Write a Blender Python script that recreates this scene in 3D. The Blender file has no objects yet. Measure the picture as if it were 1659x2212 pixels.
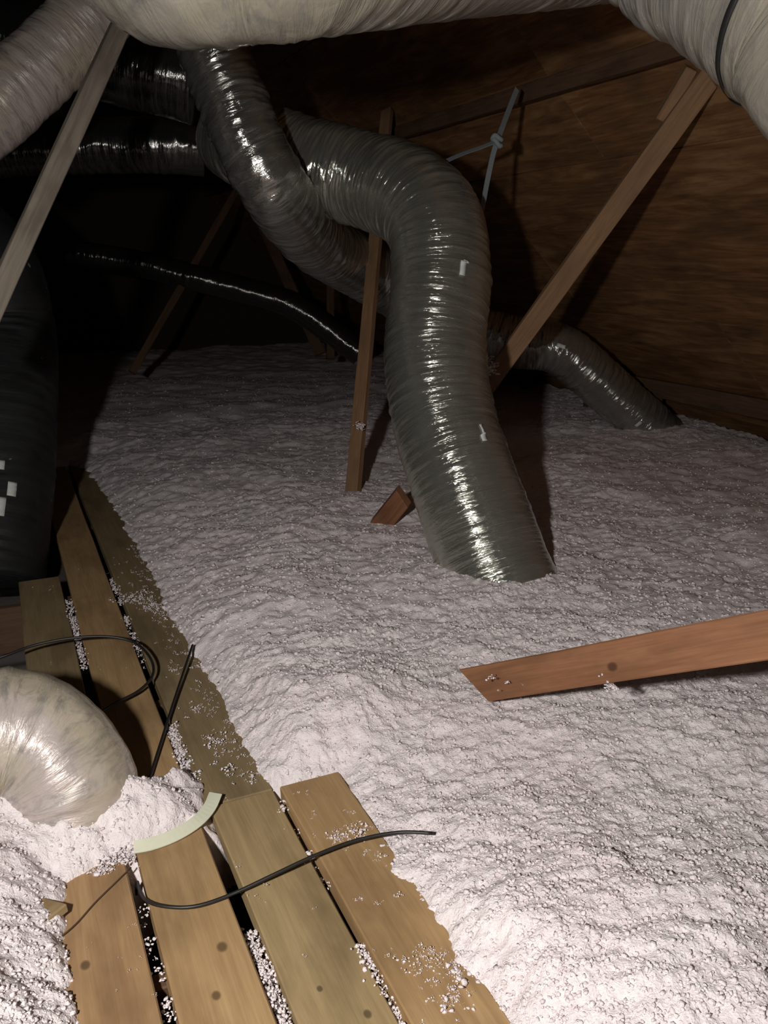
import bpy, bmesh, math, random
import numpy as np
from mathutils import Vector, Matrix

random.seed(7); rng = np.random.default_rng(11)
scene = bpy.context.scene
COL = scene.collection

# ------------------------------------------------------------ camera / world / light
CAM_H = 1.2; PITCH = math.radians(16.8); FPX = 1801.0
cam_d = bpy.data.cameras.new('camera'); cam = bpy.data.objects.new('camera', cam_d); COL.objects.link(cam)
cam.location = (0, 0, CAM_H); cam.rotation_euler = (math.pi/2 - PITCH, 0, 0)
cam_d.sensor_fit = 'VERTICAL'; cam_d.sensor_height = 24.0; cam_d.lens = 24.0*FPX/2212.0
cam_d.clip_start = 0.02
scene.camera = cam

world = bpy.data.worlds.new('world'); scene.world = world; world.use_nodes = True
bgn = world.node_tree.nodes['Background']
bgn.inputs[0].default_value = (0.85, 0.95, 1.0, 1); bgn.inputs[1].default_value = 0.006

# the headlamp of the person holding the camera, a little above and to the left of it
LAMP_POS = Vector((-0.47, -0.12, 1.33)); LAMP_AIM = Vector((0.25, 2.0, 0.30))
ld = bpy.data.lights.new('torch', 'SPOT'); lo = bpy.data.objects.new('torch', ld); COL.objects.link(lo)
ld.energy = 190; ld.color = (1.0, 0.98, 0.93); ld.spot_size = math.radians(135); ld.spot_blend = 1.0
ld.shadow_soft_size = 0.045
lo.location = LAMP_POS; lo.rotation_euler = (LAMP_AIM-LAMP_POS).to_track_quat('-Z', 'Y').to_euler()

vs = scene.view_settings
vs.view_transform = 'Standard'; vs.look = 'None'; vs.gamma = 1.0; vs.use_curve_mapping = False
vs.exposure = 0.0

# ------------------------------------------------------------ helpers
CP, SP = math.cos(PITCH), math.sin(PITCH)
A = np.array([-0.4146, 0.9100]); B = np.array([0.9100, 0.4146])      # along the planks / across them, to the right
def ray(u, v):
    dx = (u-829.5)/FPX; dy = (1106-v)/FPX
    return Vector((dx, CP+dy*SP, -SP+dy*CP))
def P(u, v, t):                       # a point at distance t along the view
    return Vector((0, 0, CAM_H)) + ray(u, v)*t
def G(u, v, z=0.0):                   # a point at height z
    r = ray(u, v); return Vector((0, 0, CAM_H)) + r*((z-CAM_H)/r.z)
def AB(a, b, z):
    return Vector((a*A[0]+b*B[0], a*A[1]+b*B[1], z))
def tag(o, label=None, cat=None, group=None, kind=None):
    if label: o['label'] = label
    if cat: o['category'] = cat
    if group: o['group'] = group
    if kind: o['kind'] = kind
    return o
def empty(name, loc=(0, 0, 0)):
    o = bpy.data.objects.new(name, None); COL.objects.link(o); o.location = loc; o.empty_display_size = .05
    return o
def mesh_obj(name, verts, faces, mat, parent=None, smooth=False, uv=None):
    me = bpy.data.meshes.new(name)
    me.from_pydata([tuple(v) for v in verts] if not isinstance(verts, np.ndarray) else verts.tolist(), [], faces if isinstance(faces, list) else faces.tolist())
    if uv is not None:
        l = me.uv_layers.new(name='UVMap'); idx = np.empty(len(me.loops), dtype=np.int32)
        me.loops.foreach_get('vertex_index', idx); l.data.foreach_set('uv', uv[idx].astype(np.float32).ravel())
    if smooth: me.polygons.foreach_set('use_smooth', [True]*len(me.polygons))
    me.update(); me.materials.append(mat)
    o = bpy.data.objects.new(name, me); COL.objects.link(o)
    if parent: o.parent = parent
    return o

# ---- numpy gradient noise
_perm = rng.permutation(256); _perm = np.concatenate([_perm, _perm, _perm])
_g3 = rng.normal(size=(256, 3)); _g3 /= np.linalg.norm(_g3, axis=1)[:, None]
def noise3(x, y, z):
    x, y, z = np.broadcast_arrays(np.asarray(x, float), np.asarray(y, float), np.asarray(z, float))
    xi = np.floor(x).astype(int); yi = np.floor(y).astype(int); zi = np.floor(z).astype(int)
    xf, yf, zf = x-xi, y-yi, z-zi
    f = lambda t: t*t*t*(t*(t*6-15)+10)
    u, v, w = f(xf), f(yf), f(zf); xi &= 255; yi &= 255; zi &= 255
    def g(i, j, k):
        h = _perm[_perm[_perm[(xi+i) & 255]+((yi+j) & 255)]+((zi+k) & 255)]
        gr = _g3[h]; return gr[..., 0]*(xf-i)+gr[..., 1]*(yf-j)+gr[..., 2]*(zf-k)
    L = lambda p, q, t: p+(q-p)*t
    return 1.6*L(L(L(g(0,0,0), g(1,0,0), u), L(g(0,1,0), g(1,1,0), u), v), L(L(g(0,0,1), g(1,0,1), u), L(g(0,1,1), g(1,1,1), u), v), w)
def poly_sd(px, py, poly):            # signed distance, positive outside
    d = np.full(px.shape, 1e9); ins = np.zeros(px.shape, bool); n = len(poly)
    for i in range(n):
        x0, y0 = poly[i]; x1, y1 = poly[(i+1) % n]
        ex, ey = x1-x0, y1-y0; t = np.clip(((px-x0)*ex+(py-y0)*ey)/(ex*ex+ey*ey+1e-12), 0, 1)
        d = np.minimum(d, np.hypot(px-x0-t*ex, py-y0-t*ey))
        c = ((y0 > py) != (y1 > py)) & (px < (x1-x0)*(py-y0)/(y1-y0+1e-12)+x0); ins ^= c
    return np.where(ins, -d, d)

# ------------------------------------------------------------ materials
def new_mat(name):
    m = bpy.data.materials.new(name); m.use_nodes = True; nt = m.node_tree
    return m, nt, nt.nodes['Principled BSDF']
def nd(nt, typ, **kw):
    n = nt.nodes.new(typ)
    for k, v in kw.items(): setattr(n, k, v)
    return n
def ramp(nt, fac, stops):
    r = nd(nt, 'ShaderNodeValToRGB'); nt.links.new(fac, r.inputs[0]); el = r.color_ramp.elements
    while len(el) < len(stops): el.new(0.5)
    for e, (p, c) in zip(el, stops): e.position = p; e.color = (*c, 1) if len(c) == 3 else c
    return r.outputs[0]
def mapped(nt, src='Object', scale=(1, 1, 1), loc=(0, 0, 0)):
    tc = nd(nt, 'ShaderNodeTexCoord'); mp = nd(nt, 'ShaderNodeMapping')
    mp.inputs['Scale'].default_value = scale; mp.inputs['Location'].default_value = loc
    nt.links.new(tc.outputs[src], mp.inputs[0]); return mp.outputs[0]
def noise_n(nt, vec, scale, detail=4, rough=.55, dist=0):
    n = nd(nt, 'ShaderNodeTexNoise'); n.inputs['Scale'].default_value = scale; n.inputs['Detail'].default_value = detail
    n.inputs['Roughness'].default_value = rough; n.inputs['Distortion'].default_value = dist
    nt.links.new(vec, n.inputs['Vector']); return n.outputs[0]
def mix_c(nt, fac, a, b, mode='MIX'):
    m = nd(nt, 'ShaderNodeMix', data_type='RGBA', blend_type=mode)
    for s, v in ((0, fac), (6, a), (7, b)):
        if hasattr(v, 'is_linked') or hasattr(v, 'links'): nt.links.new(v, m.inputs[s])
        elif isinstance(v, tuple): m.inputs[s].default_value = (*v, 1)
        else: m.inputs[s].default_value = v
    return m.outputs[2]
def bump(nt, h, strength, dist, prev=None):
    b = nd(nt, 'ShaderNodeBump'); b.inputs['Strength'].default_value = strength; b.inputs['Distance'].default_value = dist
    nt.links.new(h, b.inputs['Height'])
    if prev is not None: nt.links.new(prev, b.inputs['Normal'])
    return b.outputs[0]

def wood(name, dark, light, seed=0.0, grain=1.0, stain=None, knots=(), rough=.75):
    m, nt, bs = new_mat(name)
    v = mapped(nt, 'Object', (1.2*grain, 16*grain, 16*grain), (seed, seed*1.7, seed*.6))
    g1 = noise_n(nt, v, 3.0, 5, .6, .7)
    v2 = mapped(nt, 'Object', (3, 90, 90), (seed*2, 0, seed))
    g2 = noise_n(nt, v2, 2.0, 3, .6)
    c = ramp(nt, g1, [(.30, dark), (.68, light)])
    c = mix_c(nt, .16, c, ramp(nt, g2, [(.35, tuple(x*.55 for x in dark)), (.65, light)]))
    v3 = mapped(nt, 'Object', (2.2, 5, 5), (seed, seed*.3, seed))
    blotch = noise_n(nt, v3, 1.4, 4, .6)
    c = mix_c(nt, ramp(nt, blotch, [(.47, (0, 0, 0)), (.70, (.75, .75, .75))]), c, stain or tuple(x*.62 for x in dark))
    for (kx, ky, kr) in knots:
        tc = nd(nt, 'ShaderNodeTexCoord'); vm = nd(nt, 'ShaderNodeVectorMath', operation='SUBTRACT'); nt.links.new(tc.outputs['Object'], vm.inputs[0])
        vm.inputs[1].default_value = (kx, ky, 0)
        mu = nd(nt, 'ShaderNodeVectorMath', operation='MULTIPLY'); nt.links.new(vm.outputs[0], mu.inputs[0]); mu.inputs[1].default_value = (.75, 1, 0)
        le = nd(nt, 'ShaderNodeVectorMath', operation='LENGTH'); nt.links.new(mu.outputs[0], le.inputs[0])
        dv = nd(nt, 'ShaderNodeMath', operation='DIVIDE'); nt.links.new(le.outputs['Value'], dv.inputs[0]); dv.inputs[1].default_value = kr
        c = mix_c(nt, ramp(nt, dv.outputs[0], [(.55, (.85,)*3), (.8, (.5,)*3), (1.0, (0,)*3)]), c, tuple(x*.30 for x in dark))
    nt.links.new(c, bs.inputs['Base Color']); bs.inputs['Roughness'].default_value = rough
    bs.inputs['Specular IOR Level'].default_value = .25
    nt.links.new(bump(nt, g2, .25, .002), bs.inputs['Normal'])
    return m

def foil(name, tint=(.55, .53, .44), rough=.105, metal=.80, wr=1.0, tint2=None):
    m, nt, bs = new_mat(name)
    vf = mapped(nt, 'UV', (5.0, 70.0, 1)); n1 = noise_n(nt, vf, 1.0, 4, .65, .6)       # creases across the tube
    vg = mapped(nt, 'UV', (16, 34, 1)); n2 = noise_n(nt, vg, 1.0, 5, .6, .8)
    vh = mapped(nt, 'UV', (5, 7, 1)); n3 = noise_n(nt, vh, 1.0, 4, .6)
    c = ramp(nt, n3, [(.3, tuple(x*.80 for x in tint)), (.7, tint)])
    if tint2:
        v5 = mapped(nt, 'UV', (2.2, 2.6, 1), (.3, .7, 0)); n5 = noise_n(nt, v5, 1.0, 4, .6, .5)
        c = mix_c(nt, ramp(nt, n5, [(.42, (0, 0, 0)), (.62, (.9, .9, .9))]), c, tint2)
        v6 = mapped(nt, 'UV', (9, 30, 1)); n6 = noise_n(nt, v6, 1.0, 5, .65, 1.2)
        c = mix_c(nt, ramp(nt, n6, [(.50, (0, 0, 0)), (.70, (.8, .8, .8))]), c, (.20, .19, .175))
        bs.inputs['Coat Weight'].default_value = .8; bs.inputs['Coat Roughness'].default_value = .07
    else:                                              # dull dusty blotches on the foil
        v5 = mapped(nt, 'UV', (9, 13, 1), (.3, .7, 0)); n5 = noise_n(nt, v5, 1.0, 3, .55, .3)
        bl = ramp(nt, n5, [(.70, (0, 0, 0)), (.74, (.45, .45, .45))])
        c = mix_c(nt, bl, c, (.62, .60, .54))
    nt.links.new(c, bs.inputs['Base Color']); bs.inputs['Metallic'].default_value = metal
    r = nd(nt, 'ShaderNodeMapRange'); nt.links.new(n3, r.inputs[0]); r.inputs[1].default_value = .35; r.inputs[2].default_value = .75
    r.inputs[3].default_value = rough*.8; r.inputs[4].default_value = rough*1.5; nt.links.new(r.outputs[0], bs.inputs['Roughness'])
    b1 = bump(nt, n1, .55*wr, .006); b2 = bump(nt, n2, .30*wr, .006, b1)
    nt.links.new(b2, bs.inputs['Normal'])
    return m

def plain(name, col, rough=.6, metal=0.0, nscale=40, var=.25, bstr=.15):
    m, nt, bs = new_mat(name)
    v = mapped(nt, 'Object'); n = noise_n(nt, v, nscale, 4, .6)
    nt.links.new(ramp(nt, n, [(.3, tuple(x*(1-var) for x in col)), (.7, col)]), bs.inputs['Base Color'])
    bs.inputs['Roughness'].default_value = rough; bs.inputs['Metallic'].default_value = metal
    nt.links.new(bump(nt, n, bstr, .002), bs.inputs['Normal'])
    return m

def fluff_mat():
    m, nt, bs = new_mat('pink_fibreglass')
    v = mapped(nt, 'Object'); n1 = noise_n(nt, v, 2.2, 4, .6); n2 = noise_n(nt, v, 60, 3, .6); n3 = noise_n(nt, v, 240, 3, .6)
    c = ramp(nt, n1, [(.35, (.80, .700, .712)), (.65, (.845, .768, .774))])
    c = mix_c(nt, .35, c, ramp(nt, n2, [(.3, (.70, .58, .60)), (.65, (.90, .84, .84))]))
    nt.links.new(c, bs.inputs['Base Color']);
    bs.inputs['Roughness'].default_value = 1.0; bs.inputs['Specular IOR Level'].default_value = .05
    b = bump(nt, n2, .30, .010); nt.links.new(bump(nt, n3, .7, .004, b), bs.inputs['Normal'])
    return m

def plywood():
    m, nt, bs = new_mat('roof_plywood')
    v = mapped(nt, 'Object', (1.0, 6.0, 1)); n1 = noise_n(nt, v, 1.3, 6, .62, 1.6)
    v2 = mapped(nt, 'Object', (5, 70, 1)); n2 = noise_n(nt, v2, 1.0, 4, .6, .5)
    v3 = mapped(nt, 'Object', (1, 1.6, 1)); n3 = noise_n(nt, v3, 1.8, 4, .6)
    c = ramp(nt, n1, [(.32, (.10, .046, .020)), (.50, (.24, .112, .048)), (.68, (.40, .225, .10))])
    c = mix_c(nt, .3, c, ramp(nt, n2, [(.3, (.06, .026, .012)), (.7, (.36, .19, .085))]))
    c = mix_c(nt, ramp(nt, n3, [(.45, (0, 0, 0)), (.7, (.6, .6, .6))]), c, (.07, .045, .026))
    nt.links.new(c, bs.inputs['Base Color']); bs.inputs['Roughness'].default_value = .85; bs.inputs['Specular IOR Level'].default_value = .15
    nt.links.new(bump(nt, n2, .3, .002), bs.inputs['Normal'])
    return m

M_FLUFF = fluff_mat(); M_PLY = plywood()
M_RED = wood('red_brown_lumber', (.20, .085, .042), (.33, .155, .080), 3.1, stain=(.15, .07, .035), knots=((.44, -.012, .012),))
M_RED2 = wood('red_offcut_lumber', (.19, .08, .04), (.30, .14, .072), 8.1)
M_BRACE = wood('tan_brown_lumber', (.23, .125, .065), (.35, .205, .11), 5.7, stain=(.20, .12, .07))
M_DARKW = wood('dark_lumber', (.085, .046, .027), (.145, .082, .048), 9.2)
M_GREYW = wood('grey_lumber', (.20, .165, .13), (.33, .28, .23), 12.2)
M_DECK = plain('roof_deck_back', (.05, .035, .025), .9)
M_DRY = plain('gypsum_board', (.16, .14, .13), .9)
M_FOIL = foil('silver_foil_jacket', (.58, .575, .51), .09, .82, 1.4)
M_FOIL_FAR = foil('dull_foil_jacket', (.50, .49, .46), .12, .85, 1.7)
M_FOIL_SHADED = foil('shaded_foil_jacket', (.16, .155, .15), .13, .9)  # same foil, with the shade on the left and far ducts put into its tint
M_FOIL_NEAR = foil('wrinkled_clear_jacket', (.54, .46, .43), .34, .15, 1.6, tint2=(.50, .43, .27))
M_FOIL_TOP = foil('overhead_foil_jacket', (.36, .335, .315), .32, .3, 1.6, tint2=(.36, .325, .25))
M_BLACK = foil('black_plastic_jacket', (.011, .011, .012), .62, 0.0, .6)
M_LABEL = plain('white_paper_label', (.72, .74, .72), .55, 0, 90, .12)
M_STRAP = plain('grey_woven_strap', (.26, .29, .31), .75, 0, 220, .3, .5)
M_CABLE = plain('black_cable_rubber', (.018, .016, .015), .45, 0, 60, .3)
M_STRIP = plain('cream_foam_strip', (.72, .72, .56), .65, 0, 30, .08)
M_WIRE = plain('brown_thin_wire', (.10, .055, .03), .6, 0, 60, .3)
M_ROPE = plain('black_tie_strap', (.012, .012, .012), .6, 0, 60, .3)

# ------------------------------------------------------------ lumber
def lumber(name, p0, p1, w, t, normal, mat, parent=None, cut0=0.0, cut1=0.0, bev=.003):
    """board from p0 to p1: width w, thickness t, wide face towards `normal`; cuts skew the ends across the width"""
    p0, p1 = Vector(p0), Vector(p1); d = (p1-p0); L = d.length; d.normalize()
    n = (Vector(normal)-d*d.dot(Vector(normal))).normalized(); wv = n.cross(d).normalized()
    bm = bmesh.new(); N = max(2, int(L/.25)); rows = []
    for i in range(N+1):
        x = L*i/N; r = []
        for (sy, sz) in ((-1, -1), (1, -1), (1, 1), (-1, 1)):
            xx = x + (cut0*sy*.5 if i == 0 else (cut1*sy*.5 if i == N else 0))
            j = .0012*math.sin(7*x+sy*2+sz)
            r.append(bm.verts.new((xx, sy*w/2+j, sz*t/2+j*.5)))
        rows.append(r)
    for i in range(N):
        for k in range(4): bm.faces.new((rows[i][k], rows[i][(k+1) % 4], rows[i+1][(k+1) % 4], rows[i+1][k]))
    bm.faces.new(rows[0][::-1]); bm.faces.new(rows[-1])
    bmesh.ops.recalc_face_normals(bm, faces=bm.faces)
    es = [e for e in bm.edges if len(e.link_faces) == 2 and e.calc_face_angle(0) > .6]
    bmesh.ops.bevel(bm, geom=es, offset=bev, segments=1, affect='EDGES')
    me = bpy.data.meshes.new(name); bm.to_mesh(me); bm.free(); me.materials.append(mat)
    o = bpy.data.objects.new(name, me); COL.objects.link(o)
    mw = Matrix((( d.x, wv.x, n.x, p0.x), (d.y, wv.y, n.y, p0.y), (d.z, wv.z, n.z, p0.z), (0, 0, 0, 1)))
    if parent is not None:
        o.parent = parent; o.matrix_basis = parent.matrix_basis.inverted() @ mw
    else: o.matrix_basis = mw
    return o

# ------------------------------------------------------------ tubes
def catmull(pts, step):
    pts = [Vector(p) for p in pts]; ext = [pts[0]*2-pts[1]]+pts+[pts[-1]*2-pts[-2]]; out = []
    for i in range(1, len(ext)-2):
        p0, p1, p2, p3 = ext[i-1:i+3]
        for k in range(24):
            t = k/24
            out.append(.5*((2*p1)+(p2-p0)*t+(2*p0-5*p1+4*p2-p3)*t*t+(3*p1-p0-3*p2+p3)*t**3))
    out.append(pts[-1]); arr = np.array([tuple(p) for p in out])
    s = np.concatenate([[0], np.cumsum(np.linalg.norm(np.diff(arr, axis=0), axis=1))])
    n = max(4, int(s[-1]/step)); si = np.linspace(0, s[-1], n+1)
    catmull.par = np.interp(si, s, np.arange(len(s))/24.0)
    return np.stack([np.interp(si, s, arr[:, k]) for k in range(3)], 1), si
def frames(c):
    t = np.gradient(c, axis=0); t /= np.linalg.norm(t, axis=1)[:, None]
    u = np.zeros_like(c); ref = np.array([0, 0, 1.0]) if abs(t[0, 2]) < .8 else np.array([0, 1.0, 0])
    v0 = ref-t[0]*ref.dot(t[0]); u[0] = v0/np.linalg.norm(v0)
    for i in range(1, len(c)):
        w = u[i-1]-t[i]*u[i-1].dot(t[i]); u[i] = w/np.linalg.norm(w)
    return t, u, np.cross(t, u)
def tube(name, pts, r, mat, parent=None, seg=10, step=.02):
    c, s = catmull(pts, step); t, u, v = frames(c); th = np.arange(seg)*2*math.pi/seg
    V = c[:, None]+r*(np.cos(th)[None, :, None]*u[:, None]+np.sin(th)[None, :, None]*v[:, None]); n = len(c)
    F = [[i*seg+k, i*seg+(k+1) % seg, (i+1)*seg+(k+1) % seg, (i+1)*seg+k] for i in range(n-1) for k in range(seg)]
    F += [list(range(seg))[::-1], [(n-1)*seg+k for k in range(seg)]]
    return mesh_obj(name, V.reshape(-1, 3), F, mat, parent, True)

class Duct:
    """flexible duct: a jacket with wire ridges and cross creases along a centreline"""
    def __init__(s, name, pts, R, mat, seg=88, step=.0065, pitch=.055, ridge=.004, crease=.0045, sag=.012, seed=0.0, boost=None):
        s.c, s.s = catmull(pts, step); s.t, s.u, s.v = frames(s.c); s.R = R; s.seed = seed
        RR = np.interp(catmull.par, np.arange(len(pts)), R)[:, None] if isinstance(R, (list, tuple)) else R
        R = float(np.mean(RR))
        th = np.arange(seg+1)*2*math.pi/seg; n = len(s.c)
        S, T = np.meshgrid(s.s, th, indexing='ij'); cx, sx = np.cos(T), np.sin(T); q = seed*13.7
        curv = np.linalg.norm(np.gradient(s.t, s.s, axis=0), axis=1)[:, None]
        rid = np.abs(np.sin(math.pi*S/pitch + T*.5 + .7*noise3(cx*.8+q, sx*.8, S*2.5)))**.6
        n1 = noise3(cx*1.6+q, sx*1.6, S*75.0); n2 = noise3(cx*3.2+q, sx*3.2+5, S*38.0); n3 = noise3(cx*1.1+q, sx*1.1, S*7.0)
        n4 = noise3(cx*1.2-q, sx*1.2, S*22.0)
        act = np.clip(.75+.9*noise3(cx*.9-q, sx*.9, S*3.2), .12, 1.6)*np.clip(.8+.10*curv*R*4, .8, 1.7)
        if boost: act = act*np.interp(catmull.par, np.arange(len(pts)), boost)[:, None]
        r = RR - ridge*rid*np.clip(.55+n3, 0.05, 1.2) + act*crease*(.75*n1+.45*n2+.8*n4) + sag*n3*.6
        s.V = s.c[:, None]+r[..., None]*(cx[..., None]*s.u[:, None]+sx[..., None]*s.v[:, None])
        s.th = th; s.seg = seg; m = seg+1
        i, k = np.meshgrid(np.arange(n-1), np.arange(seg), indexing='ij')
        F = np.stack([i*m+k, i*m+k+1, (i+1)*m+k+1, (i+1)*m+k], -1).reshape(-1, 4)
        uv = np.stack([T*R, S], -1).reshape(-1, 2)
        V = s.V.reshape(-1, 3); F = F.tolist()
        base = len(V); V = np.vstack([V, s.c[0], s.c[-1]]); uv = np.vstack([uv, [0, 0], [0, 1]])
        F += [[base, k+1, k] for k in range(seg)] + [[base+1, (n-1)*m+k, (n-1)*m+k+1] for k in range(seg)]
        s.o = mesh_obj(name, V, F, mat, None, True, uv)
    def find(s, u, v):                # ring / segment on the visible side nearest to a point of the view
        X = s.V-np.array([0, 0, CAM_H]); f = X[..., 1]*CP-X[..., 2]*SP; up = X[..., 1]*SP+X[..., 2]*CP
        pu = 829.5+FPX*X[..., 0]/f; pv = 1106-FPX*up/f
        d = np.hypot(pu-u, pv-v)+(f-f.min())*40
        return np.unravel_index(np.argmin(d), d.shape)
    def patch(s, name, i0, i1, k0, k1, off, mat, skew=0):
        n = len(s.c); ii = np.clip(np.arange(i0, i1+1), 0, n-1); kk = np.arange(k0, k1+1)
        V = []
        for a, i in enumerate(ii):
            for k in kk:
                k2 = int(k+skew*a) % s.seg; p = s.V[i, k2]; d = p-s.c[i]; V.append(p+d/np.linalg.norm(d)*off)
        w = len(kk); h = len(ii)
        F = [[a*w+b, a*w+b+1, (a+1)*w+b+1, (a+1)*w+b] for a in range(h-1) for b in range(w-1)]
        o = mesh_obj(name, V, F, mat, s.o, True)
        md = o.modifiers.new('thick', 'SOLIDIFY'); md.thickness = .0012; md.offset = 1
        return o
    def ring(s, name, frac, width, off, mat):
        n = len(s.c); i = int(frac*(n-1)); h = max(1, int(width/(s.s[1]-s.s[0])/2))
        return s.patch(name, max(0, i-h), min(n-1, i+h), 0, s.seg, off, mat)

# ------------------------------------------------------------ the setting
EAVE_B, EAVE_Z, SLOPE, RIDGE_B = 4.6, 0.10, 0.95, -0.6
roof_z = lambda b: EAVE_Z+SLOPE*(EAVE_B-b)
fl = mesh_obj('floor', [AB(-2.5, -5.8, -.235), AB(11.2, -5.8, -.235), AB(11.2, 4.75, -.235), AB(-2.5, 4.75, -.235),
                        AB(-2.5, -5.8, -.22), AB(11.2, -5.8, -.22), AB(11.2, 4.75, -.22), AB(-2.5, 4.75, -.22)],
              [[0, 1, 2, 3], [7, 6, 5, 4], [0, 4, 5, 1], [1, 5, 6, 2], [2, 6, 7, 3], [3, 7, 4, 0]], M_DRY)
tag(fl, 'gypsum ceiling board under the insulation and the joists', kind='structure')
for a in (.55, 1.25, 2.25, 3.2, 4.1, 5.0):
    lumber('joist', AB(a, -1.1, -.128), AB(a, 1.4, -.128), .18, .038, (A[0], A[1], 0), M_DARKW, fl)
rz, lz = roof_z(RIDGE_B), roof_z(RIDGE_B)-SLOPE*5.2
def slab(b0, z0, b1, z1, a0, a1, th):
    n = Vector((0, 0, 1)); v = []
    for dz in (0, th):
        v += [AB(a0, b0, z0+dz), AB(a1, b0, z0+dz), AB(a1, b1, z1+dz), AB(a0, b1, z1+dz)]
    return v, [[0, 1, 2, 3], [7, 6, 5, 4], [0, 4, 5, 1], [1, 5, 6, 2], [2, 6, 7, 3], [3, 7, 4, 0]]
v1, f1 = slab(RIDGE_B, rz+.03, EAVE_B+.15, roof_z(EAVE_B+.15)+.03, -2.5, 11.2, .04)
v2, f2 = slab(-5.8, lz+.03, RIDGE_B, rz+.03, -2.5, 11.2, .04)
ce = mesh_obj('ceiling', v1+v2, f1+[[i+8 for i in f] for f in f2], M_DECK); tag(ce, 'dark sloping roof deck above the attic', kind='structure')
# plywood sheets under the right-hand slope
cs, sn = 1/math.hypot(1, SLOPE), SLOPE/math.hypot(1, SLOPE); shp = {}
for row in range(6):
    a0 = -2.4-(.0 if row % 2 else 1.22)
    for k in range(7):
        aa0 = max(a0+2.44*k, -2.45); aa1 = min(a0+2.44*(k+1), 11.15)
        if aa1-aa0 < .1: continue
        L = aa1-aa0-.005; W = 1.22-.005; key = round(L, 3)
        if key not in shp:
            bm = bmesh.new(); bmesh.ops.create_cube(bm, size=1)
            for q in bm.verts: q.co = Vector((q.co.x*L, q.co.y*W, q.co.z*.012))
            bmesh.ops.bevel(bm, geom=bm.edges[:], offset=.0015, segments=1, affect='EDGES')
            me = bpy.data.meshes.new('plywood_sheet'); bm.to_mesh(me); bm.free(); me.materials.append(M_PLY); shp[key] = me
        o = bpy.data.objects.new('plywood_sheet', shp[key]); COL.objects.link(o); o.parent = ce
        sl = 1.22*(row+.5); b = EAVE_B+.1-sl*cs; z = roof_z(EAVE_B+.1)+sl*sn+.008+random.uniform(-.002, .002)
        d = Vector((A[0], A[1], 0)); w = Vector((-B[0]*cs, -B[1]*cs, sn)); n = d.cross(w); p = AB((aa0+aa1)/2, b, z)
        o.matrix_basis = Matrix(((d.x, w.x, n.x, p.x), (d.y, w.y, n.y, p.y), (d.z, w.z, n.z, p.z), (0, 0, 0, 1)))
wv = [AB(11.15, -5.8, -.22), AB(11.15, 4.75, -.22), AB(11.15, 4.75, .02), AB(11.15, RIDGE_B, rz+.05), AB(11.15, -5.8, lz+.05)]
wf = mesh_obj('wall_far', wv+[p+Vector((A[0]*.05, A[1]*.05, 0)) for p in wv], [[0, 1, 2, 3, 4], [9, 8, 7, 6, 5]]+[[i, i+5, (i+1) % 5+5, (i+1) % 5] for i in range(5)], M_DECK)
tag(wf, 'dark gable wall at the far end of the attic', kind='structure')

# ------------------------------------------------------------ walkway planks
TH = .038; UP = (0, 0, 1)
def plank(a0, a1, b0, b1, mat, label, dz=0.0, cut0=0, cut1=0):
    bc = (b0+b1)/2
    o = lumber('wood_plank', AB(a0, bc, -TH/2+dz), AB(a1, bc, -TH/2+dz), b1-b0, TH, UP, mat, None, cut0, cut1, .003)
    return tag(o, label, 'plank', 'walkway planks')
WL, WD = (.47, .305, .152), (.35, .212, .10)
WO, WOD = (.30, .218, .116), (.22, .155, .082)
plank(.25, 1.60, -.035, .112, wood('plank_wood', (.32, .185, .092), (.44, .275, .14), 1.3, knots=((1.05, .03, .010),)), 'short tan plank at the left edge of the walkway, running under the fluffy pile')
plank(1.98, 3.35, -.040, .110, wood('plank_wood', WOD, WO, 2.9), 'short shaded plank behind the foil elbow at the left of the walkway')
plank(.20, 5.30, .137, .283, wood('plank_wood', WD, WL, 4.4, knots=((1.04, -.03, .011), (.94, .005, .009), (.62, .04, .008))), 'long tan plank with dark knots under the cream curved strip')
plank(.22, 1.655, .315, .466, wood('plank_wood', (.30, .21, .105), (.42, .30, .155), 6.1, knots=((.78, -.035, .008), (.86, .02, .006))), 'olive tan plank in the near walkway crossed by the black cable')
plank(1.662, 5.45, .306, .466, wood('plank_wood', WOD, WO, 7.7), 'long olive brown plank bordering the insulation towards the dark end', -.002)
plank(.15, 1.640, .478, .626, wood('plank_wood', (.35, .213, .10), (.48, .305, .15), 8.8), 'tan plank at the right of the walkway, half covered by insulation', .016)

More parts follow.
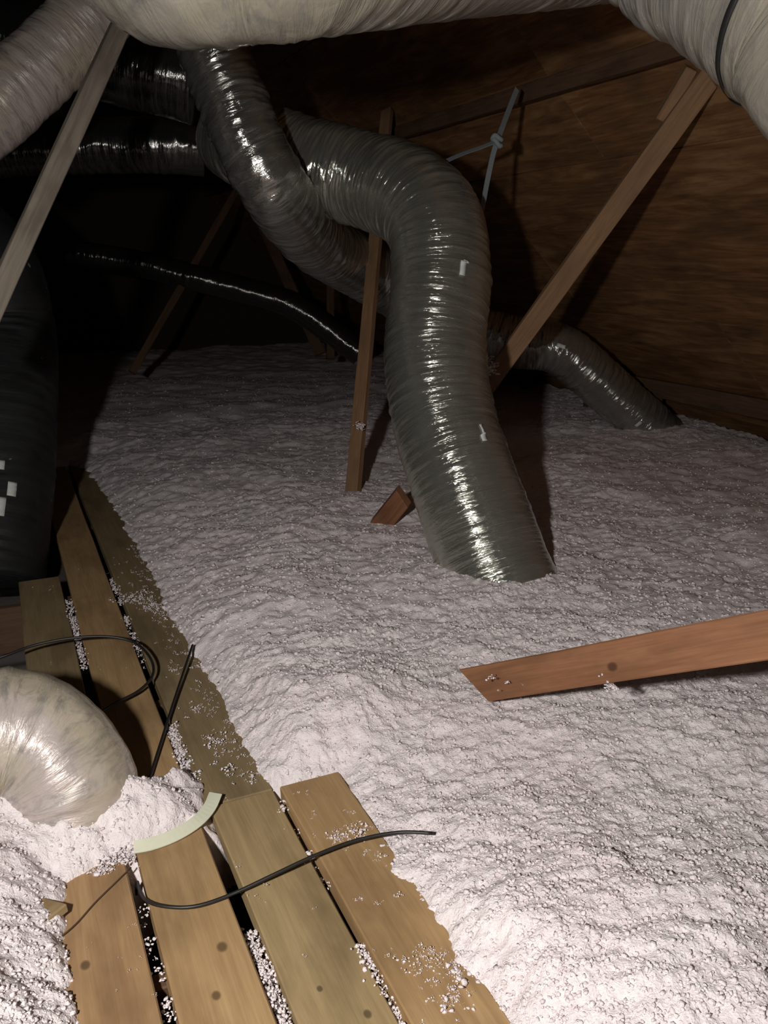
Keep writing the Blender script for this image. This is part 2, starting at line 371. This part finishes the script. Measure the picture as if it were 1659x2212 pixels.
# ------------------------------------------------------------ blown insulation
bare_px = [(185, 1012), (240, 1085), (305, 1195), (350, 1290), (415, 1400), (470, 1490), (525, 1590), (592, 1700), (736, 1682),
           (795, 1785), (822, 1868), (885, 1950), (955, 2040), (1000, 2115), (1090, 2212), (1330, 2700), (250, 2700), (160, 2212), (133, 2020),
           (112, 1900), (285, 1842), (420, 1775), (425, 1700), (400, 1672), (330, 1700), (200, 1640), (-60, 1600), (-400, 1560), (-600, 1300), (-300, 1040), (150, 1005)]
bare = [(G(u, v).x, G(u, v).y) for u, v in bare_px]
def ins_height(a, b):
    x = a*A[0]+b*B[0]; y = a*A[1]+b*B[1]
    n_edge = noise3(x*9, y*9, 3.3)*.020+noise3(x*26, y*26, 1.3)*.012
    sd = poly_sd(x, y, bare)+n_edge
    left = (b < .42) & (a < 2.1)
    hm = np.where(left, .15, .105); k = np.where(left, 1.1, .42)
    h = np.where(sd > 0, .006+hm*(1-np.exp(-sd*k/hm)), np.maximum(sd*1.2, -.13))
    h = np.where(left & (b < -.22), np.minimum(h, .02+.05*np.exp(-((a-1.75)/.3)**2)), h)
    w = np.clip(sd/.10, 0, 1); w2 = np.clip(sd/.03, 0, 1)
    wx, wy = x+.05*noise3(x*3, y*3, 9), y+.05*noise3(x*3, y*3, 17)
    h = h + w*(.034*noise3(wx*1.5, wy*1.5, 0)+.020*noise3(wx*4.2, wy*4.2, 4)+.010*noise3(wx*9, wy*13, 7))
    h = h + w2*.008*noise3(x*24, y*28, 2)
    for (u, v, am, sg) in ((680, 1490, .055, .26), (1380, 2090, .05, .28), (1050, 1950, .03, .2), (560, 1300, .03, .25), (1010, 1620, -.03, .22), (1450, 1720, -.03, .3)):
        q = G(u, v, .08); h = h+w*am*np.exp(-(((x-q.x)/sg)**2+((y-q.y)/sg)**2))
    # the field climbs a little around the foot of the big duct and behind it
    g = G(1060, 1240, .1); h = h+w*.045*np.exp(-(((x-g.x)/.4)**2+((y-g.y)/.3)**2))
    return h, sd, x, y
VV, FF, base = [], [], 0
def patch(a0, a1, b0, b1, st):
    global base
    na, nb = int((a1-a0)/st)+1, int((b1-b0)/st)+1
    aa, bb = np.meshgrid(np.linspace(a0, a1, na), np.linspace(b0, b1, nb), indexing='ij')
    h, sd, x, y = ins_height(aa, bb)
    # clumps: billowed noise, round lumps with creased pits between them
    g = np.clip(sd/.012, .25, 1); wx = x+.010*noise3(x*28, y*28, 31); wy = y+.010*noise3(x*28, y*28, 47)
    if st < .012:
        bl = .006*(np.abs(noise3(wx*32, wy*32, 3))-.25)+.0055*(np.abs(noise3(wx*75, wy*75, 8))-.25)+(.0045*(np.abs(noise3(wx*150, wy*150, 12))-.25) if st < .006 else 0)
        x = x+.004*noise3(x*70, y*70, 61); y = y+.004*noise3(x*70, y*70, 67)
    else:
        bl = .006*(np.abs(noise3(wx*15, wy*15, 3))-.25)+.007*(np.abs(noise3(wx*30, wy*30, 8))-.25)
    h = h+g*bl
    i, k = np.meshgrid(np.arange(na-1), np.arange(nb-1), indexing='ij')
    F = np.stack([i*nb+k, (i+1)*nb+k, (i+1)*nb+k+1, i*nb+k+1], -1).reshape(-1, 4)
    hm = np.maximum.reduce([h.ravel()[F[:, j]] for j in range(4)])
    F = F[hm > -.125]
    VV.append(np.stack([x, y, h], -1).reshape(-1, 3)); FF.append(F+base); base += na*nb
patch(.45, 2.3, -.55, 1.75, .0040); patch(-.1, .46, -.62, 1.75, .012); patch(.45, 2.3, -.62, -.54, .02); patch(-.1, 2.3, 1.74, 2.7, .009)
patch(2.29, 3.9, -.62, 2.7, .0072); patch(3.29, 3.9, 2.69, 4.45, .0145)
patch(-.1, 3.3, 2.69, 4.45, .018); patch(-.1, 3.3, -2.6, -.61, .03)
patch(3.29, 3.9, -2.6, -.61, .03); patch(3.89, 6.0, -2.6, 4.45, .0130); patch(5.99, 11.0, -3.2, 4.45, .032)
n_field = base
# loose clumps lying on the field: small rough tufts
bm = bmesh.new(); bmesh.ops.create_icosphere(bm, subdivisions=1, radius=1); bm.verts.ensure_lookup_table()
ico = np.array([v.co[:] for v in bm.verts]); icf = np.array([[v.index for v in f.verts] for f in bm.faces]); bm.free()
def tufts(pos, size):
    global base
    n = len(pos); q = rng.normal(size=(n, 4)); q /= np.linalg.norm(q, axis=1)[:, None]; w, x, y, z = q.T
    R = np.stack([1-2*(y*y+z*z), 2*(x*y-z*w), 2*(x*z+y*w), 2*(x*y+z*w), 1-2*(x*x+z*z), 2*(y*z-x*w), 2*(x*z-y*w), 2*(y*z+x*w), 1-2*(x*x+y*y)], -1).reshape(n, 3, 3)
    shp = ico[None]*rng.uniform(.50, 1.45, (n, len(ico), 1))*rng.uniform(.6, 1.25, (n, 1, 3))
    V = np.einsum('nij,nkj->nki', R, shp)*size[:, None, None]; V[..., 2] *= .75
    return (V+pos[:, None]).reshape(-1, 3), (icf[None]+(np.arange(n)*len(ico))[:, None, None]).reshape(-1, 3)
NT = 80000
rr = np.exp(rng.uniform(math.log(.85), math.log(8.5), NT)); ph = np.radians(rng.uniform(-43, 46, NT))     # denser near the walkway
tx, ty = rr*np.sin(ph), rr*np.cos(ph); ta = tx*A[0]+ty*A[1]; tb = tx*B[0]+ty*B[1]
h, sd, x, y = ins_height(ta, tb); keep = (sd > -.004) & (tb < 4.4) & (rng.random(len(ta)) < .55+.45*np.clip(noise3(x*5, y*5, 70)+.5, 0, 1))
dist = np.hypot(x, y)
sz = np.exp(np.clip(rng.normal(0, .30, len(ta)), -.8, .55))*.0036*np.clip(dist/1.9, .95, 1.45)
tv, tf = tufts(np.stack([x, y, h+sz*np.clip(.3-.13*dist, -.40, .12)], -1)[keep], sz[keep])
VV.append(tv)
me = bpy.data.meshes.new('blown_insulation')
allV = np.vstack(VV); quads = np.vstack(FF); tris = tf+n_field
me.vertices.add(len(allV)); me.vertices.foreach_set('co', allV.astype(np.float32).ravel())
nl = quads.size+tris.size; me.loops.add(nl); me.loops.foreach_set('vertex_index', np.concatenate([quads.ravel(), tris.ravel()]).astype(np.int32))
np_ = len(quads)+len(tris); me.polygons.add(np_)
me.polygons.foreach_set('loop_start', np.concatenate([np.arange(len(quads))*4, quads.size+np.arange(len(tris))*3]).astype(np.int32))
me.polygons.foreach_set('use_smooth', np.ones(np_, bool)); me.update(calc_edges=True); me.validate()
me.materials.append(M_FLUFF)
ins = bpy.data.objects.new('blown_insulation', me); COL.objects.link(ins)
tag(ins, 'fluffy pale pink blown insulation covering the attic floor', 'insulation', kind='stuff')
def zat(p):
    a = p.x*A[0]+p.y*A[1]; b = p.x*B[0]+p.y*B[1]
    return float(ins_height(np.array([a]), np.array([b]))[0][0])

# ------------------------------------------------------------ scraps of fluff on the planks, in the gaps and on the braces
sp, ss = [], []
def scrap(a, b, z, r, n, spread):
    for _ in range(n):
        d = rng.normal(0, spread*.9, 2); sp.append(AB(a+d[0], b+d[1], z+abs(rng.normal(0, r*.4)))); ss.append(.72*r*math.exp(rng.normal(0, .4)))
for _ in range(150):                                   # along the insulation edge
    a = random.uniform(1.7, 3.6); off = abs(random.gauss(0, .05)); scrap(a, .455-off, .003, .0030, random.randint(1, 4), .006)
for _ in range(40):
    a = random.uniform(.6, 1.6); off = abs(random.gauss(0, .06)); scrap(a, .60-off, .016, .003, random.randint(1, 4), .008)
for _ in range(60):                                    # strewn on the planks
    a = random.uniform(.6, 3.4); scrap(a, random.uniform(-.02, .46), .003, random.uniform(.0012, .003), random.randint(1, 3), .006)
for (u, v, n, sprd, r) in ((290, 1290, 40, .035, .006), (330, 1310, 45, .03, .006), (380, 1330, 25, .03, .006), (490, 1660, 14, .02, .0055), (540, 1680, 12, .015, .005), (470, 1610, 16, .02, .005),
                     (900, 2090, 26, .02, .0045), (975, 2110, 26, .018, .0045), (950, 2160, 22, .02, .0045), (930, 2100, 12, .02, .004), (1000, 2150, 12, .02, .004),
                     (735, 1820, 22, .014, .0055), (770, 1812, 20, .014, .0055), (240, 1865, 34, .012, .0085), (275, 1850, 26, .010, .008), (215, 1880, 14, .008, .007), (790, 1800, 10, .01, .005),
                     (575, 1916, 1, .001, .006), (455, 1600, 10, .02, .004), (420, 1530, 14, .025, .0045), (380, 1450, 12, .03, .004), (450, 1540, 12, .02, .004)):
    p = G(u, v, .003); a = p.x*A[0]+p.y*A[1]; b = p.x*B[0]+p.y*B[1]
    scrap(a, b, .015 if b > .47 and a < 1.64 else .003, r, n, sprd)
for (b, a0, a1, n, z) in ((.299, 1.75, 2.05, 260, -.006), (.299, 1.02, 1.28, 150, -.018), (.294, 2.45, 2.85, 60, -.008), (.124, 1.0, 1.42, 40, -.015), (.124, 2.5, 3.1, 130, -.008), (.472, .9, 1.14, 90, -.004), (.472, 1.3, 1.6, 16, -.004), (.30, 3.0, 3.3, 40, -.008)):
    for _ in range(int(n*.7)): sp.append(AB(random.uniform(a0, a1), b+random.gauss(0, .005), z+random.uniform(-.012, .006))); ss.append(random.uniform(.004, .011))
def scrap_at(u, v, t, n, r, sprd):
    c = P(u, v, t)
    for _ in range(n): sp.append(c+Vector(rng.normal(0, sprd, 3))); ss.append(r*math.exp(rng.normal(0, .4)))

# ------------------------------------------------------------ roof braces, purlin and other lumber
TOCAM = lambda p: (Vector((0, 0, CAM_H))-Vector(p)).normalized()
PB = 2.52; PZ = roof_z(PB)-.088
pn = Vector((-B[0]*sn, -B[1]*sn, -cs))
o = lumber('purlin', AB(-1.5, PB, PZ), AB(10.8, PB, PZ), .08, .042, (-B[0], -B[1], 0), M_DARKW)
tag(o, 'long dark purlin running under the sloping plywood roof', 'beam')
# long brace in front of the plywood
p1 = P(1533, 165, 3.32); p0 = P(985, 925, 4.55)
br = lumber('roof_brace', p0, p1, .094, .040, TOCAM((p0+p1)/2)+Vector((.25, 0, -.1)), M_BRACE, None, 0, .03)
tag(br, 'long tan wooden brace slanting up in front of the plywood roof', 'brace')
q1 = P(1493, 146, 3.33); q0 = P(1427, 258, 3.47)
lumber('scab_block', q0, q1, .05, .05, TOCAM(q0)+Vector((.25, 0, -.1)), M_BRACE, br)
# slim post behind the big duct
p0 = P(758, 1110, 4.05); p1 = P(836, 240, 5.25)
pn_ = TOCAM((p0+p1)/2)+Vector((-.5, 0, 0))
po = lumber('roof_post', p0, p1, .072, .040, pn_, M_BRACE); tag(po, 'slim reddish post rising behind the big silver duct to the purlin', 'post')
# foreground brace
p0 = P(1032, 1478, 2.20); p1 = P(1659, 1371, 1.62); d = (p1-p0).normalized(); p2 = p1+d*.9
fb = lumber('roof_brace', p0, p2, .093, .040, TOCAM((p0+p1)/2), M_RED, None, -.085, 0)
tag(fb, 'red brown brace with a knot rising from the insulation at the right edge', 'brace')
# stub beside the duct
p0 = P(833, 1120, 3.62); p1 = P(872, 1072, 3.50)
st = lumber('wood_offcut', p0+(p0-p1)*.6, p1, .088, .045, TOCAM(p0)+Vector((.3, 0, .3)), M_RED2, None, 0, .045)
tag(st, 'small reddish wood offcut poking out of the insulation beside the duct foot', 'wood block')
# pale strut close to the camera at the left
p0 = P(-60, 760, 2.35); p1 = P(228, 128, 2.75)
sb = lumber('roof_brace', p0, p1+(p1-p0)*.35, .060, .040, TOCAM((p0+p1)/2)+Vector((.3, 0, 0)), M_GREYW)
tag(sb, 'grey wooden strut slanting down at the upper left in front of the dark ducts', 'brace')
# thin far struts
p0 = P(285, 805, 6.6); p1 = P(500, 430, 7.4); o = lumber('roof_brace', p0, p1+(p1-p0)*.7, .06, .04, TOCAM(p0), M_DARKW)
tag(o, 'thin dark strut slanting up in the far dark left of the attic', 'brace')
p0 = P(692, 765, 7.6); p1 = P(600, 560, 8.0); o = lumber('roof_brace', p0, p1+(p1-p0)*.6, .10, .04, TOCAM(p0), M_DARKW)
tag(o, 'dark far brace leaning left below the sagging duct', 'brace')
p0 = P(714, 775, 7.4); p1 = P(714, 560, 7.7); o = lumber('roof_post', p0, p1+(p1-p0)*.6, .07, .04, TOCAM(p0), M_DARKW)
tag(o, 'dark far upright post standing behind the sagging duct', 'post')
# ledger along the eaves
o = lumber('eave_ledger', AB(1.5, 4.16, .34), AB(10.5, 4.16, .34), .12, .04, (-B[0], -B[1], 0), M_DARKW)
tag(o, 'dark ledger board along the eaves above the insulation at right', 'beam')
for a in (3.35, 4.55, 5.3, 6.2, 7.1):
    lumber('block', AB(a, 4.19, .05), AB(a, 4.19, .30), .07, .05, (-B[0], -B[1], 0), M_DARKW, o)

# ------------------------------------------------------------ flexible ducts
D1 = Duct('flexible_duct', [P(505, 297, 4.22), P(575, 325, 4.0), P(680, 360, 3.9), P(790, 390, 3.8), P(878, 422, 3.62), P(940, 490, 3.5),
                   P(952, 610, 3.44), P(940, 750, 3.38), P(958, 900, 3.3), P(1005, 1050, 3.2), P(1062, 1210, 3.12), P(1100, 1300, 3.06)], .208, M_FOIL, 112, .005, seed=1,
          boost=[2.2, 2.2, 2.2, 2.0, 1.8, 1.3, 1.0, 1.0, 1.0, .8, .35, .5])
tag(D1.o, 'big silver foil duct with an elbow plunging into the insulation', 'duct', 'foil ducts')
for (u, v, di, dk, sk) in ((1001, 580, 5, 1, .0), (1047, 935, 7, 1, .12), (1008, 566, 1, 1, 0)):
    i, k = D1.find(u, v); D1.patch('paper_label', i-di, i+di, k-dk, k+dk, .003, M_LABEL, sk)['label'] = 'small white paper label'
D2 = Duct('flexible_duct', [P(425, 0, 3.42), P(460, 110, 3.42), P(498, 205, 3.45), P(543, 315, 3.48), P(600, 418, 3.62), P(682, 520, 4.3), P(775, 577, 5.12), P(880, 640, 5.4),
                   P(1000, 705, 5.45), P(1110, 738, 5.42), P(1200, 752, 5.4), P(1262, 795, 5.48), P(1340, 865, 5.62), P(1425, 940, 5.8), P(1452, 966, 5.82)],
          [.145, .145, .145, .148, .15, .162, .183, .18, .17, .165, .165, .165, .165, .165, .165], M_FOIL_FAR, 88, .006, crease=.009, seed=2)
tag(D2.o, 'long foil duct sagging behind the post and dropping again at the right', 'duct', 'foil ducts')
for (u, v, di, dk) in ((1212, 746, 3, 1), (1380, 915, 2, 2)):
    i, k = D2.find(u, v); D2.patch('paper_label', i-di, i+di, k-dk, k+dk, .003, M_LABEL)['label'] = 'small white paper label'
D3 = Duct('flexible_duct', [P(20, 85, 3.95), P(150, 108, 3.92), P(300, 145, 3.92), P(428, 178, 3.95)], .19, M_FOIL_SHADED, 80, .009, seed=3)
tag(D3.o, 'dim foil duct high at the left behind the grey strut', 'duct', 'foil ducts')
D4 = Duct('flexible_duct', [P(-160, 335, 4.4), P(-20, 325, 4.42), P(200, 315, 4.45), P(350, 315, 4.45), P(440, 322, 4.5)], .142, M_FOIL_SHADED, 72, .009, seed=4)
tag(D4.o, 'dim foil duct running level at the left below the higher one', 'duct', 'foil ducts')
D5 = Duct('flexible_duct', [P(-130, 330, 2.9), P(-20, 245, 2.95), P(75, 155, 3.0), P(165, 70, 3.05), P(250, -20, 3.12), P(380, -140, 3.3)], .132, M_FOIL_NEAR, 72, .007, crease=.006, seed=5)
tag(D5.o, 'brightly lit crumpled foil duct crossing the upper left corner', 'duct', 'foil ducts')
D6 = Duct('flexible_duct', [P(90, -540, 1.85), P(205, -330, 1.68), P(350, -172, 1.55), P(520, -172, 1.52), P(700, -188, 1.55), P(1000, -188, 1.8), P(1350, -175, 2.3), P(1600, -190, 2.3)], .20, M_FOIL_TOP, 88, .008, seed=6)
tag(D6.o, 'foil duct running along the top edge of the view', 'duct', 'foil ducts')
D7 = Duct('flexible_duct', [P(1370, -290, 1.72), P(1500, -190, 1.7), P(1630, -112, 1.62), P(1800, 0, 1.52), P(1960, 115, 1.46), Vector((1.25, 1.42, 1.62)), Vector((1.65, 1.25, 1.50)), Vector((2.2, 1.0, 1.25))], .212, M_FOIL_TOP, 104, .006, crease=.006, seed=7)
tag(D7.o, 'bright wrinkled foil duct in the upper right corner', 'duct', 'foil ducts')
D7.ring('tie_strap', .229, .012, .003, M_ROPE)
D8 = Duct('flexible_duct', [AB(2.15, -1.5, .20), AB(2.0, -.9, .20), AB(1.92, -.45, .20), AB(1.86, -.20, .205), AB(1.82, -.04, .175), AB(1.77, .03, .09), AB(1.745, .035, .005)], .142, M_FOIL_NEAR, 96, .005, crease=.0045, seed=8)
tag(D8.o, 'crumpled foil elbow bending into the fluffy pile at lower left', 'duct', 'foil ducts')
D9 = Duct('flexible_duct', [P(-420, 330, 3.9), P(-200, 420, 3.9), P(-40, 560, 3.8), P(10, 720, 3.85), P(8, 900, 3.7), P(-5, 1080, 3.58), P(-20, 1200, 3.5), P(-25, 1262, 3.46)], .225, M_BLACK, 80, .01, seed=9)
tag(D9.o, 'black jacketed duct dropping beside the walkway at the left edge', 'duct')
for (u, v, di, dk) in ((30, 1055, 3, 1), (6, 1095, 4, 1), (0, 1005, 2, 1)):
    i, k = D9.find(u, v); D9.patch('paper_label', i-di, i+di, k-dk, k+dk, .003, M_LABEL)['label'] = 'small white paper label'
D10 = Duct('flexible_duct', [P(150, 545, 7.0), P(300, 570, 7.0), P(420, 600, 7.0), P(520, 625, 7.05), P(620, 655, 7.1), P(700, 705, 7.15), P(780, 765, 7.2)], .11, M_FOIL_SHADED, 56, .012, seed=10)
tag(D10.o, 'far foil duct catching a thin line of light in the dark', 'duct', 'foil ducts')

# ------------------------------------------------------------ hanging strap round the elbow
hs = empty('hanging_strap', P(1075, 305, 3.72)); tag(hs, 'grey webbing strap hanging from the purlin and looped round the duct elbow', 'strap')
def ribbon(name, pts, w, th, normal, mat, parent=None, twist=0):
    c, s = catmull(pts, .012); t = np.gradient(c, axis=0); t /= np.linalg.norm(t, axis=1)[:, None]
    V = []; n = len(c); inv = parent.matrix_basis.inverted() if parent is not None else Matrix()
    for i in range(n):
        tv_ = Vector(t[i]); nn = Vector(normal(i/(n-1)) if callable(normal) else normal); nn = (nn-tv_*nn.dot(tv_)).normalized(); sv = tv_.cross(nn)
        for (a, b) in ((-1, -1), (1, -1), (1, 1), (-1, 1)): V.append(inv @ (Vector(c[i])+sv*(a*w/2)+nn*(b*th/2)))
    F = [[i*4+k, i*4+(k+1) % 4, (i+1)*4+(k+1) % 4, (i+1)*4+k] for i in range(n-1) for k in range(4)]+[[3, 2, 1, 0], [(n-1)*4+k for k in range(4)]]
    return mesh_obj(name, V, F, mat, parent)
nrm = TOCAM(P(1075, 305, 3.7))+Vector((.5, 0, 0))
ribbon('webbing', [P(1117, 192, 3.85), P(1100, 235, 3.80), P(1085, 275, 3.75), P(1075, 302, 3.72)], .026, .003, nrm, M_STRAP, hs)
ribbon('webbing', [P(1075, 302, 3.72), P(1066, 330, 3.72), P(1058, 365, 3.72), P(1050, 405, 3.72), P(1040, 460, 3.70)], .024, .003, nrm, M_STRAP, hs)
ribbon('webbing', [P(1075, 304, 3.72), P(1040, 318, 3.70), P(1000, 332, 3.66), P(955, 352, 3.60), P(920, 372, 3.54)], .026, .003, (0, -.5, 1), M_STRAP, hs)
kc = P(1073, 306, 3.715)-hs.location
kn = []
for i in range(40):
    th = i/39*4*math.pi; kn.append(kc+Vector((.020*math.cos(th), .012*math.sin(th)-.006+.0, .020*math.sin(th*.75)+.004*math.cos(3*th))))
tube('knot', kn, .011, M_STRAP, hs, 8, .006)

# ------------------------------------------------------------ cables, wires and the curved strip
tag(tube('black_cable', [AB(1.50, .124, -.05), G(296, 1905, -.01), G(310, 1940, .006), G(350, 1957, .012), G(420, 1958, .012), G(500, 1932, .014), G(590, 1890, .028), G(680, 1848, .040), G(770, 1815, .045), G(860, 1798, .05), G(935, 1800, .055)], .0036, M_CABLE, None, 10, .012),
    'black cable curving across the near planks onto the insulation', 'cable')
tag(tube('black_cable', [G(-80, 1435, .06), G(0, 1420, .07), G(70, 1395, .08), G(150, 1379, .085), G(230, 1375, .08), G(290, 1388, .06), G(325, 1422, .045), G(330, 1458, .035), G(300, 1492, .03), G(240, 1524, .03), G(190, 1560, .04)], .0042, M_CABLE, None, 10, .012),
    'black cable looping over the planks behind the foil elbow', 'cable')
tag(tube('stiff_wire', [G(312, 1718, .0), G(318, 1698, .010), G(345, 1612, .012), G(380, 1502, .018), G(416, 1394, .035)], .0042, M_CABLE, None, 8, .02),
    'straight black wire standing up out of the fluffy pile across the planks', 'wire')
tag(tube('thin_wire', [G(283, 1874, .004), G(250, 1906, .004), G(205, 1950, .004), G(165, 1995, .004), G(128, 2025, .006), G(90, 2040, .012)], .0016, M_WIRE, None, 6, .012),
    'thin brown wire lying across the leftmost plank', 'wire')
o = ribbon('foam_strip', [G(289, 1830, .012), G(330, 1822, .012), G(380, 1803, .013), G(425, 1775, .015), G(452, 1745, .018), G(466, 1714, .022)], .030, .003, lambda f: (.1, -.35, 1), M_STRIP)
tag(o, 'cream curved strip lying on the planks beside the fluffy pile', 'strip')
# bits of scrap timber in the low insulation at the left edge
c = G(62, 2000, .015); o = lumber('wood_offcut', c+Vector((-.03, -.05, 0)), c+Vector((.035, .045, .01)), .055, .02, UP, wood('offcut_wood', (.25, .16, .08), (.38, .27, .14), 3), None, .02, -.015)
tag(o, 'pale wood chip half buried in insulation left of the planks', 'wood block')

scrap_at(778, 920, 4.15, 12, .008, .008); scrap_at(1055, 792, 3.85, 26, .012, .015); scrap_at(1310, 1466, 1.895, 16, .0045, .004); scrap_at(1316, 1480, 1.895, 14, .005, .005)
for (u, v) in ((1060, 1465), (1095, 1475), (1140, 1462), (1128, 1480), (1075, 1490), (1155, 1470)): scrap_at(u, v, 2.06, 2, .003, .002)
sp = np.array([tuple(p) for p in sp]); ss = np.array(ss); K = 8
off = rng.normal(size=(len(sp), K, 3))*np.array([.8, .8, .4])*ss[:, None, None]
sub = ss[:, None]*rng.uniform(.18, .5, (len(sp), K))
tv, tf = tufts((sp[:, None]+off).reshape(-1, 3), sub.ravel())
o = mesh_obj('insulation_scraps', tv, tf, M_FLUFF, None, True)
tag(o, 'small pink insulation scraps strewn over the planks and caught in their gaps', 'insulation', kind='stuff')
